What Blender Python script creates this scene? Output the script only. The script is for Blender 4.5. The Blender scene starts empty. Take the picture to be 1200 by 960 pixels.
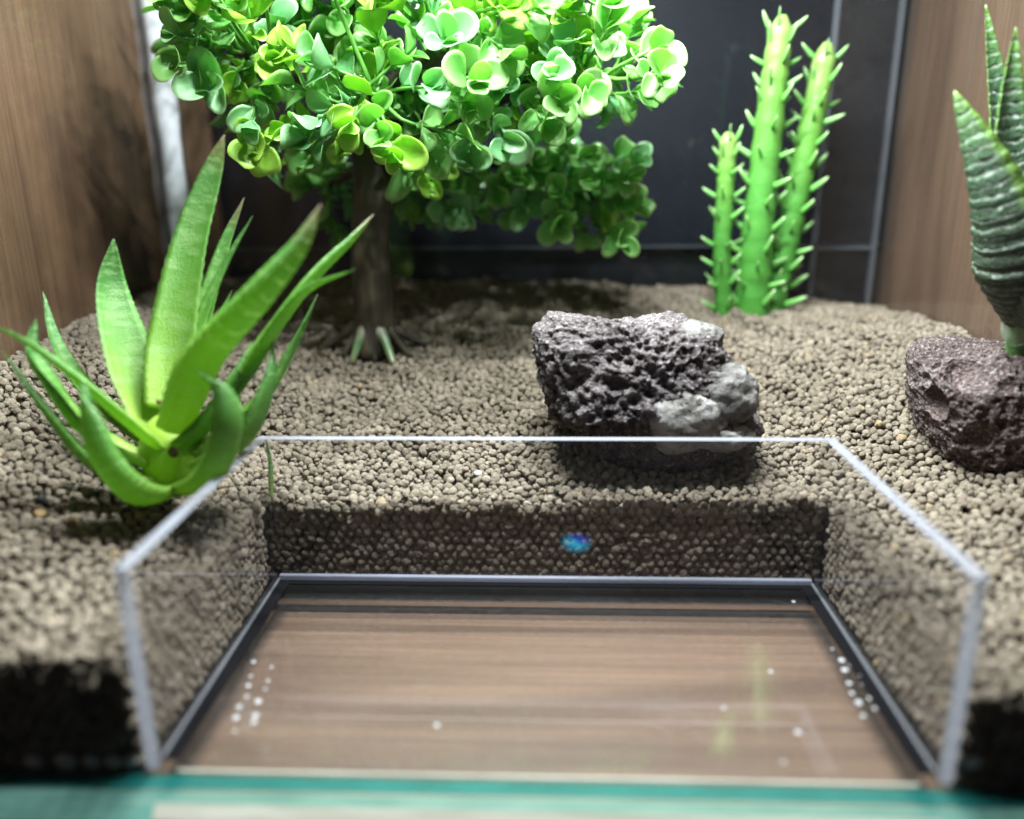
import bpy, bmesh, math, random
import numpy as np
from mathutils import Vector, Matrix, noise

random.seed(7); rng = np.random.default_rng(7)
S = 0.001                      # all numbers below are millimetres
scene = bpy.context.scene
col = scene.collection

# ------------------------------------------------------------------ camera
CAM = np.array([0.139, -124.405, 109.798]); PITCH, YAW, ROLL, FPX = .288, .041, .010, 923.142
def _rot(p, y, r):
    c, s = math.cos(-p), math.sin(-p); Rx = np.array([[1, 0, 0], [0, c, -s], [0, s, c]])
    c, s = math.cos(y), math.sin(y);   Rz = np.array([[c, -s, 0], [s, c, 0], [0, 0, 1]])
    c, s = math.cos(r), math.sin(r);   Ry = np.array([[c, 0, s], [0, 1, 0], [-s, 0, c]])
    return Rz @ Rx @ Ry
CR = _rot(PITCH, YAW, ROLL)
def ray(u, v): return CR @ np.array([(u - 600) / FPX, 1, -(v - 480) / FPX])
def aty(u, v, y): d = ray(u, v); return CAM + d * (y - CAM[1]) / d[1]
def atz(u, v, z): d = ray(u, v); return CAM + d * (z - CAM[2]) / d[2]

cam = bpy.data.cameras.new('camera'); cam_o = bpy.data.objects.new('camera', cam); col.objects.link(cam_o)
cam.sensor_fit = 'HORIZONTAL'; cam.sensor_width = 36; cam.lens = 36 * FPX / 1200
cam.clip_start = .005; cam.clip_end = 10
m = Matrix(((CR[0][0], CR[0][2], -CR[0][1]), (CR[1][0], CR[1][2], -CR[1][1]), (CR[2][0], CR[2][2], -CR[2][1]))).to_4x4()
m.translation = Vector(CAM) * S
cam_o.matrix_world = m
cam.dof.use_dof = True; cam.dof.focus_distance = .236; cam.dof.aperture_fstop = 4.9
scene.camera = cam_o

# ------------------------------------------------------------------ light: a dim room and a bar of LEDs over the tank
w = bpy.data.worlds.new('World'); scene.world = w; w.use_nodes = True
w.node_tree.nodes['Background'].inputs[0].default_value = (.55, .62, .75, 1)
w.node_tree.nodes['Background'].inputs[1].default_value = .015
def led(x, y, z, power, size):
    l = bpy.data.lights.new('led', 'AREA'); l.shape = 'DISK'; l.size = size * S; l.energy = power; l.color = (.95, .98, 1.0)
    o = bpy.data.objects.new('led', l); col.objects.link(o); o.location = (x * S, y * S, z * S)
for i in range(6):
    for j in range(2):
        led(-52 + i * 21, 46 + j * 80, 262, .335, 6)
scene.view_settings.view_transform = 'Standard'; scene.view_settings.look = 'None'
scene.view_settings.exposure = .15; scene.view_settings.gamma = 1
scene.render.engine = 'CYCLES'
cy = scene.cycles
cy.use_denoising = True; cy.max_bounces = 7; cy.diffuse_bounces = 4; cy.glossy_bounces = 3; cy.transmission_bounces = 6
cy.caustics_reflective = False; cy.caustics_refractive = False; cy.use_adaptive_sampling = True; cy.adaptive_threshold = .02
cy.transparent_max_bounces = 16; cy.sample_clamp_indirect = 4

# ------------------------------------------------------------------ material helpers
class NT:
    def __init__(s, name):
        s.m = bpy.data.materials.new(name); s.m.use_nodes = True; s.t = s.m.node_tree; s.t.nodes.clear()
        s.out = s.n('ShaderNodeOutputMaterial')
    def n(s, typ, **kw):
        nd = s.t.nodes.new(typ)
        for k, v in kw.items():
            if k.startswith('i_'):
                key = k[2:]; key = int(key) if key.isdigit() else key.replace('_', ' ')
                s.set(nd.inputs[key], v)
            else: setattr(nd, k, v)
        return nd
    def set(s, inp, v):
        if isinstance(v, bpy.types.NodeSocket): s.t.links.new(v, inp)
        else:
            if hasattr(inp.default_value, '__len__') and not isinstance(v, (int, float)):
                v = tuple(v)
                if len(v) == 3 and len(inp.default_value) == 4: v = v + (1,)
            inp.default_value = v
    def math(s, op, a, b=0.0, c=0.0, clamp=False):
        nd = s.n('ShaderNodeMath', operation=op, use_clamp=clamp)
        for i, v in enumerate((a, b, c)): s.set(nd.inputs[i], v)
        return nd.outputs[0]
    def ramp(s, fac, stops, interp='LINEAR'):
        nd = s.n('ShaderNodeValToRGB'); s.set(nd.inputs[0], fac); e = nd.color_ramp; e.interpolation = interp
        while len(e.elements) < len(stops): e.elements.new(.5)
        for el, (p, c) in zip(e.elements, stops): el.position = p; el.color = (*c, 1) if len(c) == 3 else c
        return nd.outputs[0]
    def mix(s, fac, a, b, mode='MIX'):
        nd = s.n('ShaderNodeMix', data_type='RGBA', blend_type=mode)
        s.set(nd.inputs[0], fac); s.set(nd.inputs[6], a); s.set(nd.inputs[7], b); return nd.outputs[2]
    def noise(s, vec, scale, detail=4, rough=.55, dist=0):
        nd = s.n('ShaderNodeTexNoise', i_Scale=scale, i_Detail=detail, i_Roughness=rough, i_Distortion=dist)
        s.set(nd.inputs['Vector'], vec); return nd.outputs[0]
    def obj(s): return s.n('ShaderNodeTexCoord').outputs['Object']
    def pos(s): return s.n('ShaderNodeNewGeometry').outputs['Position']
    def attr(s, name): return s.n('ShaderNodeAttribute', attribute_name=name).outputs['Fac']
    def mapping(s, vec, scale=(1, 1, 1), rot=(0, 0, 0), loc=(0, 0, 0)):
        nd = s.n('ShaderNodeMapping'); s.set(nd.inputs[0], vec); nd.inputs['Scale'].default_value = scale
        nd.inputs['Rotation'].default_value = rot; nd.inputs['Location'].default_value = loc; return nd.outputs[0]
    def bump(s, h, strength, dist):
        return s.n('ShaderNodeBump', i_Strength=strength, i_Distance=dist, i_Height=h).outputs[0]
    def bsdf(s, color, rough, normal=None, spec=.5, **kw):
        p = s.n('ShaderNodeBsdfPrincipled'); s.set(p.inputs['Base Color'], color); s.set(p.inputs['Roughness'], rough)
        s.set(p.inputs['Specular IOR Level'], spec)
        if normal is not None: s.set(p.inputs['Normal'], normal)
        for k, v in kw.items(): s.set(p.inputs[k.replace('_', ' ')], v)
        return p.outputs[0]
    def mixs(s, fac, a, b):
        nd = s.n('ShaderNodeMixShader'); s.set(nd.inputs[0], fac); s.t.links.new(a, nd.inputs[1]); s.t.links.new(b, nd.inputs[2]); return nd.outputs[0]
    def done(s, sh): s.t.links.new(sh, s.out.inputs[0]); return s.m

def clear_sheet(name, tint, ior=1.49, rough=.0, dust_haze=.0, grain=900, gain=1.0):
    """thin clear sheet: straight-through light, Fresnel reflection on the outward faces, a little dust or glare haze"""
    k = NT(name)
    fr = k.n('ShaderNodeFresnel', i_IOR=ior).outputs[0]
    back = k.n('ShaderNodeNewGeometry').outputs['Backfacing']
    fac = k.math('MULTIPLY', k.math('MULTIPLY', fr, k.math('SUBTRACT', 1.0, back)), gain, clamp=True)
    tr = k.n('ShaderNodeBsdfTransparent', i_Color=tint).outputs[0]
    gl = k.n('ShaderNodeBsdfGlossy', i_Roughness=rough).outputs[0]
    sh = k.mixs(fac, tr, gl)
    if dust_haze:
        n1 = k.noise(k.pos(), grain, 2); n2 = k.noise(k.mapping(k.pos(), (.55, 1, 1)), 22, 3)
        if grain == 0: n1 = k.noise(k.mapping(k.pos(), (.3, 1, 1)), 60, 3)
        f = k.math('MULTIPLY', k.math('MULTIPLY', k.ramp(n1, [(.45, (.2,)*3), (.75, (1,)*3)] if grain else [(.3, (.6,)*3), (.7, (1,)*3)]), k.ramp(n2, [(.2, (.35,)*3), (.85, (1,)*3)])), dust_haze)
        sh = k.mixs(f, sh, k.n('ShaderNodeBsdfDiffuse', i_Color=(.75, .76, .78)).outputs[0])
    return k.done(sh)

M = {}
M['glass'] = clear_sheet('tank_glass', (.965, .985, .975), 1.5, 0.0, dust_haze=.035)
M['back_glass'] = clear_sheet('back_glass', (.965, .985, .975), 1.5, 0.0, dust_haze=.006)
M['side_glass'] = clear_sheet('side_glass', (.95, .975, .96), 1.5, .02, dust_haze=.016)
M['acrylic'] = clear_sheet('clear_acrylic', (.94, .94, .945), 1.49, 0.0, dust_haze=.025)
M['plate'] = clear_sheet('dish_plate', (.96, .96, .96), 1.42, .09, dust_haze=.008, grain=0, gain=1.9)  # pale haze mixed in to suggest glare on the dish floor

def frosted(name, c, alpha):
    k = NT(name)
    n = k.noise(k.pos(), 700, 3)
    d = k.bsdf(k.mix(n, [x * .8 for x in c], c), .45, k.bump(n, .4, .0003), Subsurface_Weight=0.0)
    d2 = k.n('ShaderNodeBsdfTranslucent', i_Color=c).outputs[0]
    sh = k.mixs(.55, d, d2)
    return k.done(k.mixs(alpha, sh, k.n('ShaderNodeBsdfTransparent').outputs[0]))
M['frost'] = frosted('sawn_acrylic_edge', (.42, .44, .52), .15)
M['frost_thin'] = frosted('polished_acrylic_edge', (.30, .32, .36), .55)

k = NT('teal_glass_edge')
n = k.noise(k.mapping(k.pos(), (30, 300, 300)), 3, 3)
d = k.bsdf(k.ramp(n, [(.3, (.006, .085, .080)), (.7, (.014, .15, .14))]), .15, Transmission_Weight=0.0)
M['teal'] = k.done(k.mixs(.45, d, k.n('ShaderNodeBsdfTransparent', i_Color=(.25, .75, .7)).outputs[0]))
k = NT('pale_teal_glass_edge')
n = k.noise(k.mapping(k.pos(), (30, 300, 300)), 3, 3)
d = k.bsdf(k.ramp(n, [(.3, (.12, .36, .31)), (.7, (.25, .50, .43))]), .2)
M['teal_pale'] = k.done(k.mixs(.35, d, k.n('ShaderNodeBsdfTransparent', i_Color=(.6, .9, .8)).outputs[0]))

k = NT('cream_edge_light')
n = k.noise(k.mapping(k.pos(), (20, 200, 200)), 3, 3)
M['cream'] = k.done(k.mixs(.35, k.bsdf(k.ramp(n, [(.3, (.42, .40, .33)), (.7, (.62, .61, .54))]), .4), k.n('ShaderNodeBsdfTransparent').outputs[0]))  # cream colour painted for light showing through the front glass edge
k = NT('flat_black')
M['matt_black'] = k.done(k.bsdf((.006, .006, .007), .9, spec=0.0))
k = NT('pale_gloss')
M['bead'] = k.done(k.mixs(.12, k.bsdf((.78, .81, .88), .2), k.n('ShaderNodeBsdfTransparent').outputs[0]))  # also paints the silvery reflection in the left corner

def wood(name, dark, mid, light, rot, rough, coord_scale=1.0):
    k = NT(name)
    p = k.mapping(k.pos(), rot=rot)
    g1 = k.noise(k.mapping(p, (4, 70, 70)), 1.3 * coord_scale, 6, .55, .6)
    g2 = k.noise(k.mapping(p, (9, 420, 420)), 1.6 * coord_scale, 4, .6)
    g3 = k.noise(k.mapping(p, (3, 22, 22)), 1.5 * coord_scale, 3, .5, 1.2)
    base = k.ramp(g1, [(.2, dark), (.5, mid), (.85, light)])
    base = k.mix(.55, base, k.ramp(g3, [(.35, dark), (.6, light)]))
    base = k.mix(k.ramp(g2, [(.42, (.35,)*3), (.60, (0,)*3)]), base, [c * .6 for c in dark])
    return k.done(k.bsdf(base, rough, k.bump(g2, .25, .0004)))
M['table'] = wood('walnut_tabletop', (.085, .040, .024), (.155, .080, .050), (.215, .118, .078), (0, 0, 0), .45)
M['panel_left'] = wood('walnut_panel', (.085, .040, .022), (.155, .078, .044), (.215, .115, .068), (0, math.pi / 2, 0), .5)
M['panel_right'] = wood('ash_brown_panel', (.075, .037, .024), (.125, .066, .043), (.17, .095, .065), (0, math.pi / 2, 0), .5)

k = NT('navy_black_board')
p = k.pos()
n1 = k.noise(p, 14, 4); n2 = k.noise(p, 1200, 2)
c = k.mix(k.ramp(n1, [(.35, (0,)*3), (.75, (1,)*3)]), (.002, .0024, .0055), (.005, .0056, .011))
M['board'] = k.done(k.bsdf(k.mix(k.math('MULTIPLY', n2, .5), c, (.006, .0066, .0115)), .6, k.bump(n2, .3, .0003), spec=.12))

k = NT('black_strip')
M['strip'] = k.done(k.bsdf((.004, .004, .006), .4, k.bump(k.noise(k.pos(), 300, 3), .2, .0004)))

k = NT('board_trim'); M['trim'] = k.done(k.bsdf((.05, .052, .062), .5))
k = NT('soil_pellet')
rnd = k.n('ShaderNodeObjectInfo').outputs['Random']
p = k.obj()
n = k.noise(p, 2.2, 4, .6); n2 = k.noise(p, 9, 3, .6)
c = k.ramp(rnd, [(0, (.205, .169, .128)), (.4, (.275, .231, .178)), (.8, (.33, .28, .219)), (.985, (.38, .325, .255)), (.997, (.43, .32, .19))])
c = k.mix(k.ramp(n, [(.35, (.3,)*3), (.65, (0,)*3)]), c, (.16, .13, .098))
M['pellet'] = k.done(k.bsdf(c, .95, k.bump(k.math('ADD', n, k.math('MULTIPLY', n2, .5)), .55, .25), spec=.2))
k = NT('soil_core')
M['soil'] = k.done(k.bsdf((.055, .047, .038), 1, spec=.1))

def lava(name, dark, mid, pale, patch):
    k = NT(name)
    p = k.pos()
    n1 = k.noise(p, 60, 5, .6); n2 = k.noise(p, 900, 6, .7); n3 = k.noise(k.mapping(p, loc=(3, 1, 2)), 45, 3)
    v = k.n('ShaderNodeTexVoronoi', i_Scale=1100.0); k.set(v.inputs['Vector'], p)
    c = k.ramp(n1, [(.3, dark), (.55, mid), (.75, patch)])
    c = k.mix(k.ramp(n2, [(.52, (0,)*3), (.64, (.85,)*3)]), c, pale)
    c = k.mix(k.ramp(n3, [(.60, (0,)*3), (.70, (.6,)*3)]), c, pale)
    h = k.math('ADD', n2, k.math('MULTIPLY', v.outputs['Distance'], .7))
    return k.done(k.bsdf(c, .95, k.bump(h, .9, .0011), spec=.08))
M['lava_grey'] = lava('grey_lava', (.048, .040, .041), (.105, .090, .092), (.30, .275, .28), (.17, .148, .146))
M['lava_red'] = lava('maroon_lava', (.052, .038, .036), (.105, .078, .074), (.33, .295, .295), (.16, .118, .11))
k = NT('pale_mineral')
p = k.pos(); n1 = k.noise(p, 140, 6, .65); n2 = k.noise(p, 700, 4, .7)
c = k.ramp(n1, [(.3, (.075, .068, .056)), (.5, (.20, .193, .183)), (.7, (.36, .36, .36))])
c = k.mix(k.ramp(n2, [(.55, (0,)*3), (.66, (.8,)*3)]), c, (.08, .07, .058))
vp = k.n('ShaderNodeTexVoronoi', i_Scale=420.0); k.set(vp.inputs['Vector'], p); c = k.mix(k.ramp(vp.outputs['Distance'], [(.12, (.7,)*3), (.3, (0,)*3)]), c, (.05, .043, .04))
M['mineral'] = k.done(k.bsdf(c, .5, k.bump(k.math('ADD', n1, n2), .7, .0009)))
k = NT('grey_mineral')
p = k.pos(); n1 = k.noise(p, 160, 6, .65); n2 = k.noise(p, 800, 4, .7)
c = k.ramp(n1, [(.3, (.05, .047, .044)), (.5, (.11, .105, .10)), (.68, (.22, .212, .205))])
M['mineral_grey'] = k.done(k.bsdf(c, .6, k.bump(k.math('ADD', n1, n2), .8, .0010)))

def plastic_leaf(k, c, rough, trans, normal=None, spec=.5, tcol=None, coat=0.0):
    b = k.bsdf(c, rough, normal, spec, Coat_Weight=coat, Coat_Roughness=.15)
    t = k.n('ShaderNodeBsdfTranslucent'); k.set(t.inputs[0], tcol if tcol is not None else c)
    if normal is not None: k.set(t.inputs['Normal'], normal)
    return k.mixs(trans, b, t.outputs[0])

def aloe_mat(name, tip, marks):
    k = NT(name)
    t = k.attr('t'); s = k.attr('s'); p = k.pos()
    wob = k.math('ADD', t, k.math('MULTIPLY', k.math('SUBTRACT', k.noise(p, 120, 3), .5), .10))
    c = k.ramp(wob, [(0, (.44, .62, .10)), (.2, (.27, .50, .075)), (.45, (.15, .37, .065)), (.74, (.075, .24, .05)), (.84, (.13, .15, .06) if tip else (.06, .20, .045)), (1, (.26, .13, .12) if tip else (.05, .15, .04))])
    st = k.noise(k.mapping(k.n('ShaderNodeCombineXYZ', i_X=s, i_Y=t).outputs[0], (14, 3, 1)), 1.0, 3)
    c = k.mix(k.math('MULTIPLY', k.ramp(st, [(.35, (1,)*3), (.6, (0,)*3)]), .25), c, (.05, .20, .03))
    h = k.math('ADD', k.noise(p, 2600, 2), k.math('MULTIPLY', k.noise(p, 420, 2), .35))
    bnd = k.noise(k.mapping(k.n('ShaderNodeCombineXYZ', i_X=s, i_Y=t).outputs[0], (2, 26, 1)), 1.0, 3)
    c = k.mix(k.ramp(bnd, [(.5, (0,)*3), (.62, (.42,)*3)]), c, (.36, .58, .22))
    spk = k.noise(p, 1900, 2)
    c = k.mix(k.ramp(spk, [(.62, (0,)*3), (.72, (.35,)*3)]), c, (.45, .65, .30))
    if marks:
        f = k.math('FRACT', k.math('MULTIPLY', wob, 15))
        line = k.ramp(f, [(.0, (0,)*3), (.03, (1,)*3), (.12, (1,)*3), (.17, (0,)*3)])
        cent = k.ramp(k.math('ABSOLUTE', k.math('SUBTRACT', s, marks)), [(.10, (1,)*3), (.16, (0,)*3)])
        rng_ = k.ramp(t, [(.3, (0,)*3), (.36, (1,)*3), (.86, (1,)*3), (.9, (0,)*3)])
        c = k.mix(k.math('MULTIPLY', k.math('MULTIPLY', line, cent), k.math('MULTIPLY', rng_, .85)), c, (.62, .78, .55))
    return k.done(plastic_leaf(k, c,   .34, .48, k.bump(h, .55, .0006), .55, k.mix(.35, c, (.50, .74, .05))))
M['aloe'] = aloe_mat('aloe_leaf', False, 0)
M['aloe_tip'] = aloe_mat('aloe_leaf_red_tip', True, 0)
M['aloe_marked'] = aloe_mat('aloe_leaf_marked', True, .75)
k = NT('aloe_hole'); M['aloe_hole'] = k.done(k.bsdf((.06, .03, .015), .7))

def haw_mat(name, wht, base_k):
    k = NT(name)
    t = k.attr('t'); s = k.attr('s'); p = k.pos()
    f = k.math('FRACT', k.math('ADD', k.math('MULTIPLY', t, 26), k.math('MULTIPLY', k.noise(p, 260, 3), 1.1)))
    band = k.ramp(f, [(.30, (0,)*3), (.46, (1,)*3), (.56, (1,)*3), (.72, (0,)*3)])
    brk = k.ramp(k.noise(k.mapping(p, loc=(1, 2, 3)), 650, 4, .7), [(.38, (0,)*3), (.58, (1,)*3)])
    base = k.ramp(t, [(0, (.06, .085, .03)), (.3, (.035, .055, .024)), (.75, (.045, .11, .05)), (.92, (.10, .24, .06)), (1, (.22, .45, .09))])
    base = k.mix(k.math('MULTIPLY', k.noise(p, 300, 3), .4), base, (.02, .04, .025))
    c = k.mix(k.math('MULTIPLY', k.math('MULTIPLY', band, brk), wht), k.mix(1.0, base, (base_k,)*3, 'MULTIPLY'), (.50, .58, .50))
    edge = k.ramp(k.math('ABSOLUTE', k.math('SUBTRACT', k.math('FRACT', k.math('MULTIPLY', s, 2.0)), 0.0)), [(.0, (1,)*3), (.13, (0,)*3), (.87, (0,)*3), (1, (1,)*3)])
    c = k.mix(k.math('MULTIPLY', edge, .8), c, (.22, .46, .05))
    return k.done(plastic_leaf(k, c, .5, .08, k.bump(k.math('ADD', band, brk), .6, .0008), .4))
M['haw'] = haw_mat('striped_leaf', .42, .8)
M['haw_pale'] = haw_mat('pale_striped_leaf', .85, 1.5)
k = NT('film'); M['film'] = k.done(k.mixs(.55, k.bsdf((.5, .6, .5), .2), k.n('ShaderNodeBsdfTransparent').outputs[0]))
k = NT('plant_stub'); M['stub'] = k.done(k.bsdf((.09, .20, .06), .4, k.bump(k.noise(k.pos(), 400, 3), .5, .001)))

k = NT('prong_stem')
t = k.attr('t'); p = k.pos()
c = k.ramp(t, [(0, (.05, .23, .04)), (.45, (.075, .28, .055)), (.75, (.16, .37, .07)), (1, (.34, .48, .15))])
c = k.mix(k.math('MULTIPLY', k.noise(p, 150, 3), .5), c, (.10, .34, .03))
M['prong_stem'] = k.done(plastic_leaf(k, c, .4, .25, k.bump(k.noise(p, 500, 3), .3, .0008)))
k = NT('prong')
t = k.attr('t')
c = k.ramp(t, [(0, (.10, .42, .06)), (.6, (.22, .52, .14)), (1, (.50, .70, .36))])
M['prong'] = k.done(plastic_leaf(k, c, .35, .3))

def tree_leaf(name, base, rim, deep):
    k = NT(name)
    t = k.attr('t'); s = k.attr('s'); r = k.n('ShaderNodeObjectInfo').outputs['Random']
    c = k.mix(r, deep, base)
    c = k.mix(k.ramp(s, [(.80, (0,)*3), (1, (.6,)*3)]), c, rim)
    c = k.mix(k.ramp(t, [(.55, (0,)*3), (1, (.45,)*3)]), c, rim)
    n = k.noise(k.obj(), 260, 3)
    c = k.mix(k.math('MULTIPLY', n, .35), c, deep)
    return k.done(plastic_leaf(k, c, .22, .50, k.bump(n, .25, .0006), .7, k.mix(.4, c, (.42, .74, .12))))
M['leaf'] = tree_leaf('tree_leaf', (.38, .70, .24), (.64, .85, .40), (.22, .58, .15))
M['leaf_yellow'] = tree_leaf('young_tree_leaf', (.46, .74, .09), (.66, .84, .22), (.30, .64, .07))
M['leaf_blue'] = tree_leaf('cool_tree_leaf', (.36, .67, .34), (.60, .82, .52), (.21, .55, .24))
k = NT('sprig'); M['sprig'] = k.done(plastic_leaf(k, (.13, .36, .06), .35, .2))
k = NT('bark')
p = k.pos(); n = k.noise(k.mapping(p, (260, 260, 40)), 1, 5, .6); n2 = k.noise(p, 90, 3)
c = k.ramp(n, [(.3, (.014, .011, .006)), (.55, (.038, .029, .016)), (.75, (.08, .064, .038))])
c = k.mix(k.ramp(n2, [(.5, (0,)*3), (.8, (.5,)*3)]), c, (.06, .075, .025))
M['bark'] = k.done(k.bsdf(c, .6, k.bump(n, .8, .0015)))
k = NT('root')
t = k.attr('t'); p = k.pos(); n = k.noise(p, 160, 4)
c = k.ramp(k.math('ADD', t, k.math('MULTIPLY', k.math('SUBTRACT', n, .5), .5)), [(.0, (.06, .05, .03)), (.3, (.26, .25, .20)), (.6, (.12, .22, .10)), (1, (.14, .125, .07))])
M['root'] = k.done(k.bsdf(c, .22, k.bump(n, .5, .001)))
k = NT('white_chip'); M['chip'] = k.done(k.bsdf((.78, .80, .82), .3))
k = NT('tan_grain'); M['tan'] = k.done(k.bsdf((.42, .29, .14), .8, k.bump(k.noise(k.pos(), 900, 3), .6, .0005)))
k = NT('dark_grain'); M['dark'] = k.done(k.bsdf((.03, .026, .022), .8, k.bump(k.noise(k.pos(), 900, 3), .6, .0005)))
k = NT('drop_and_glint'); M['drop_glint'] = k.done(k.mixs(.62, k.bsdf((.7, .72, .76), .05, spec=.8), k.n('ShaderNodeBsdfTransparent').outputs[0]))

# ------------------------------------------------------------------ object helpers
ORG = {}
def thing(name, label, cat, loc, group=None):
    o = bpy.data.objects.new(name, None); col.objects.link(o); o.location = Vector(loc) * S
    o.empty_display_size = .01; ORG[o.name] = np.array(loc, float)
    o['label'] = label; o['category'] = cat
    if group: o['group'] = group
    return o
def tag(o, label=None, cat=None, group=None, kind=None):
    for kk, v in (('label', label), ('category', cat), ('group', group), ('kind', kind)):
        if v: o[kk] = v
    return o
def mesh(name, V, Fc, mats, smooth=True, attrs=None, midx=None):
    me = bpy.data.meshes.new(name); me.from_pydata([tuple(p) for p in (np.asarray(V, float) * S)], [], Fc); me.update()
    for mt in (mats if isinstance(mats, (list, tuple)) else [mats]): me.materials.append(mt)
    if smooth: me.polygons.foreach_set('use_smooth', [True] * len(me.polygons))
    if midx is not None: me.polygons.foreach_set('material_index', midx)
    for kk, v in (attrs or {}).items():
        a = me.attributes.new(kk, 'FLOAT', 'POINT'); a.data.foreach_set('value', np.asarray(v, np.float32))
    return me
def mk(name, V, Fc, mats, parent=None, origin=None, **kw):
    V = np.asarray(V, float)
    org = ORG[parent.name] if parent is not None else (np.array(origin, float) if origin is not None else np.zeros(3))
    o = bpy.data.objects.new(name, mesh(name, V - org, Fc, mats, **kw)); col.objects.link(o)
    if parent is not None: o.parent = parent
    elif origin is not None: o.location = Vector(org) * S
    ORG[o.name] = org
    return o
def box(x0, x1, y0, y1, z0, z1, bev=0):
    bm = bmesh.new(); bmesh.ops.create_cube(bm, size=1)
    for v in bm.verts: v.co = Vector(((x0 + x1) / 2 + v.co.x * (x1 - x0), (y0 + y1) / 2 + v.co.y * (y1 - y0), (z0 + z1) / 2 + v.co.z * (z1 - z0)))
    if bev: bmesh.ops.bevel(bm, geom=list(bm.edges), offset=bev, segments=2, affect='EDGES', profile=.5)
    bm.normal_update(); bm.verts.index_update()
    V = [tuple(v.co) for v in bm.verts]; Fc = [[v.index for v in f.verts] for f in bm.faces]; N = [tuple(f.normal) for f in bm.faces]
    bm.free(); return V, Fc, N
def frame_dirs(P):
    P = np.asarray(P, float); T = np.gradient(P, axis=0); T /= np.linalg.norm(T, axis=1)[:, None] + 1e-9; return T
def tube(P, R, segs=10, cap=True, jitter=0.0, seed=0):
    P = np.asarray(P, float); T = frame_dirs(P); ref = np.array([0, 1, 0.]) if abs(T[0][1]) < .9 else np.array([1., 0, 0])
    rg = np.random.default_rng(seed); V = []; F_ = []; t_ = []
    a = np.cross(T[0], ref); a /= np.linalg.norm(a)
    for i in range(len(P)):
        a = a - T[i] * (a @ T[i]); a /= np.linalg.norm(a); b = np.cross(T[i], a)
        for j in range(segs):
            th = 2 * math.pi * j / segs; r = R[i] * (1 + jitter * rg.uniform(-1, 1))
            V.append(P[i] + r * (a * math.cos(th) + b * math.sin(th))); t_.append(i / (len(P) - 1))
    for i in range(len(P) - 1):
        for j in range(segs):
            j2 = (j + 1) % segs
            F_.append([i * segs + j, i * segs + j2, (i + 1) * segs + j2, (i + 1) * segs + j])
    if cap:
        F_.append([j for j in range(segs)][::-1]); F_.append([(len(P) - 1) * segs + j for j in range(segs)])
    return np.array(V), F_, t_
def bez(p0, p1, p2, n):
    """quadratic curve that passes through p1 halfway"""
    p0, p1, p2 = (np.asarray(q, float) for q in (p0, p1, p2)); c = 2 * p1 - .5 * (p0 + p2)
    t = np.linspace(0, 1, n)[:, None]; return (1 - t) ** 2 * p0 + 2 * t * (1 - t) * c + t * t * p2
def spline(pts, n):
    pts = [np.asarray(p, float) for p in pts]; P = [2 * pts[0] - pts[1]] + pts + [2 * pts[-1] - pts[-2]]; out = []
    m_ = len(pts) - 1
    for q in np.linspace(0, m_ - 1e-6, n):
        i = int(q); t = q - i; a, b, c, d = P[i:i + 4]
        out.append(.5 * ((2 * b) + (c - a) * t + (2 * a - 5 * b + 4 * c - d) * t * t + (3 * b - a - 3 * c + d) * t ** 3))
    return np.array(out)

# ------------------------------------------------------------------ soil height (control points read off the glass and walls)
XL, XR, YB = -166.0, 148.0, 240.0
CP = np.array([(-91, 0, 25), (-130, 0, 25), (-160, 0, 26), (83, 0, 22), (115, 0, 22), (148, 0, 23), (-78, 73, 24.5), (-40, 75, 23.6), (0, 75, 23.2), (40, 75, 23.6), (70, 74, 25), (-78, 36, 25), (78, 36, 24.5),
    (0, 110, 33.5), (39, 85, 27), (75, 100, 30), (113, 87, 29.5), (113, 60, 27), (0, 175, 48.5), (-79, 175, 48.5), (80, 205, 56), (0, 240, 64.5), (-80, 240, 66), (-160, 240, 68), (148, 240, 53), (100, 240, 58), (148, 155, 56.5), (148, 118, 50), (110, 150, 48),
    (-160, 140, 61), (-160, 98, 55), (-99, 62, 30), (-130, 60, 37), (-110, 110, 38), (-160, 50, 40)], float)
def _tps(a, b):
    r2 = ((a[:, None, :] - b[None, :, :]) ** 2).sum(-1) / 1e4; return r2 * np.log(r2 + 1e-9)
_n = len(CP); _K = np.zeros((_n + 3, _n + 3)); _K[:_n, :_n] = _tps(CP[:, :2], CP[:, :2]) + np.eye(_n) * .02
_K[:_n, _n] = 1; _K[:_n, _n + 1:] = CP[:, :2] / 100; _K[_n:, :_n] = _K[:_n, _n:].T
_W = np.linalg.solve(_K, np.r_[CP[:, 2], 0, 0, 0])
def H(x, y):
    q = np.column_stack([np.atleast_1d(x), np.atleast_1d(y)]).astype(float)
    z = _tps(q, CP[:, :2]) @ _W[:_n] + _W[_n] + q @ _W[_n + 1:] / 100
    return z + .8 * np.sin(q[:, 0] * .13 + 1.3 * np.sin(q[:, 1] * .07)) * np.sin(q[:, 1] * .11 + .6) + .5 * np.sin(q[:, 0] * .31 + q[:, 1] * .23)
def h1(x, y): return float(H(x, y)[0])
DX, DY = 76.5, 74.5            # outer faces of the acrylic dish

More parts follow.
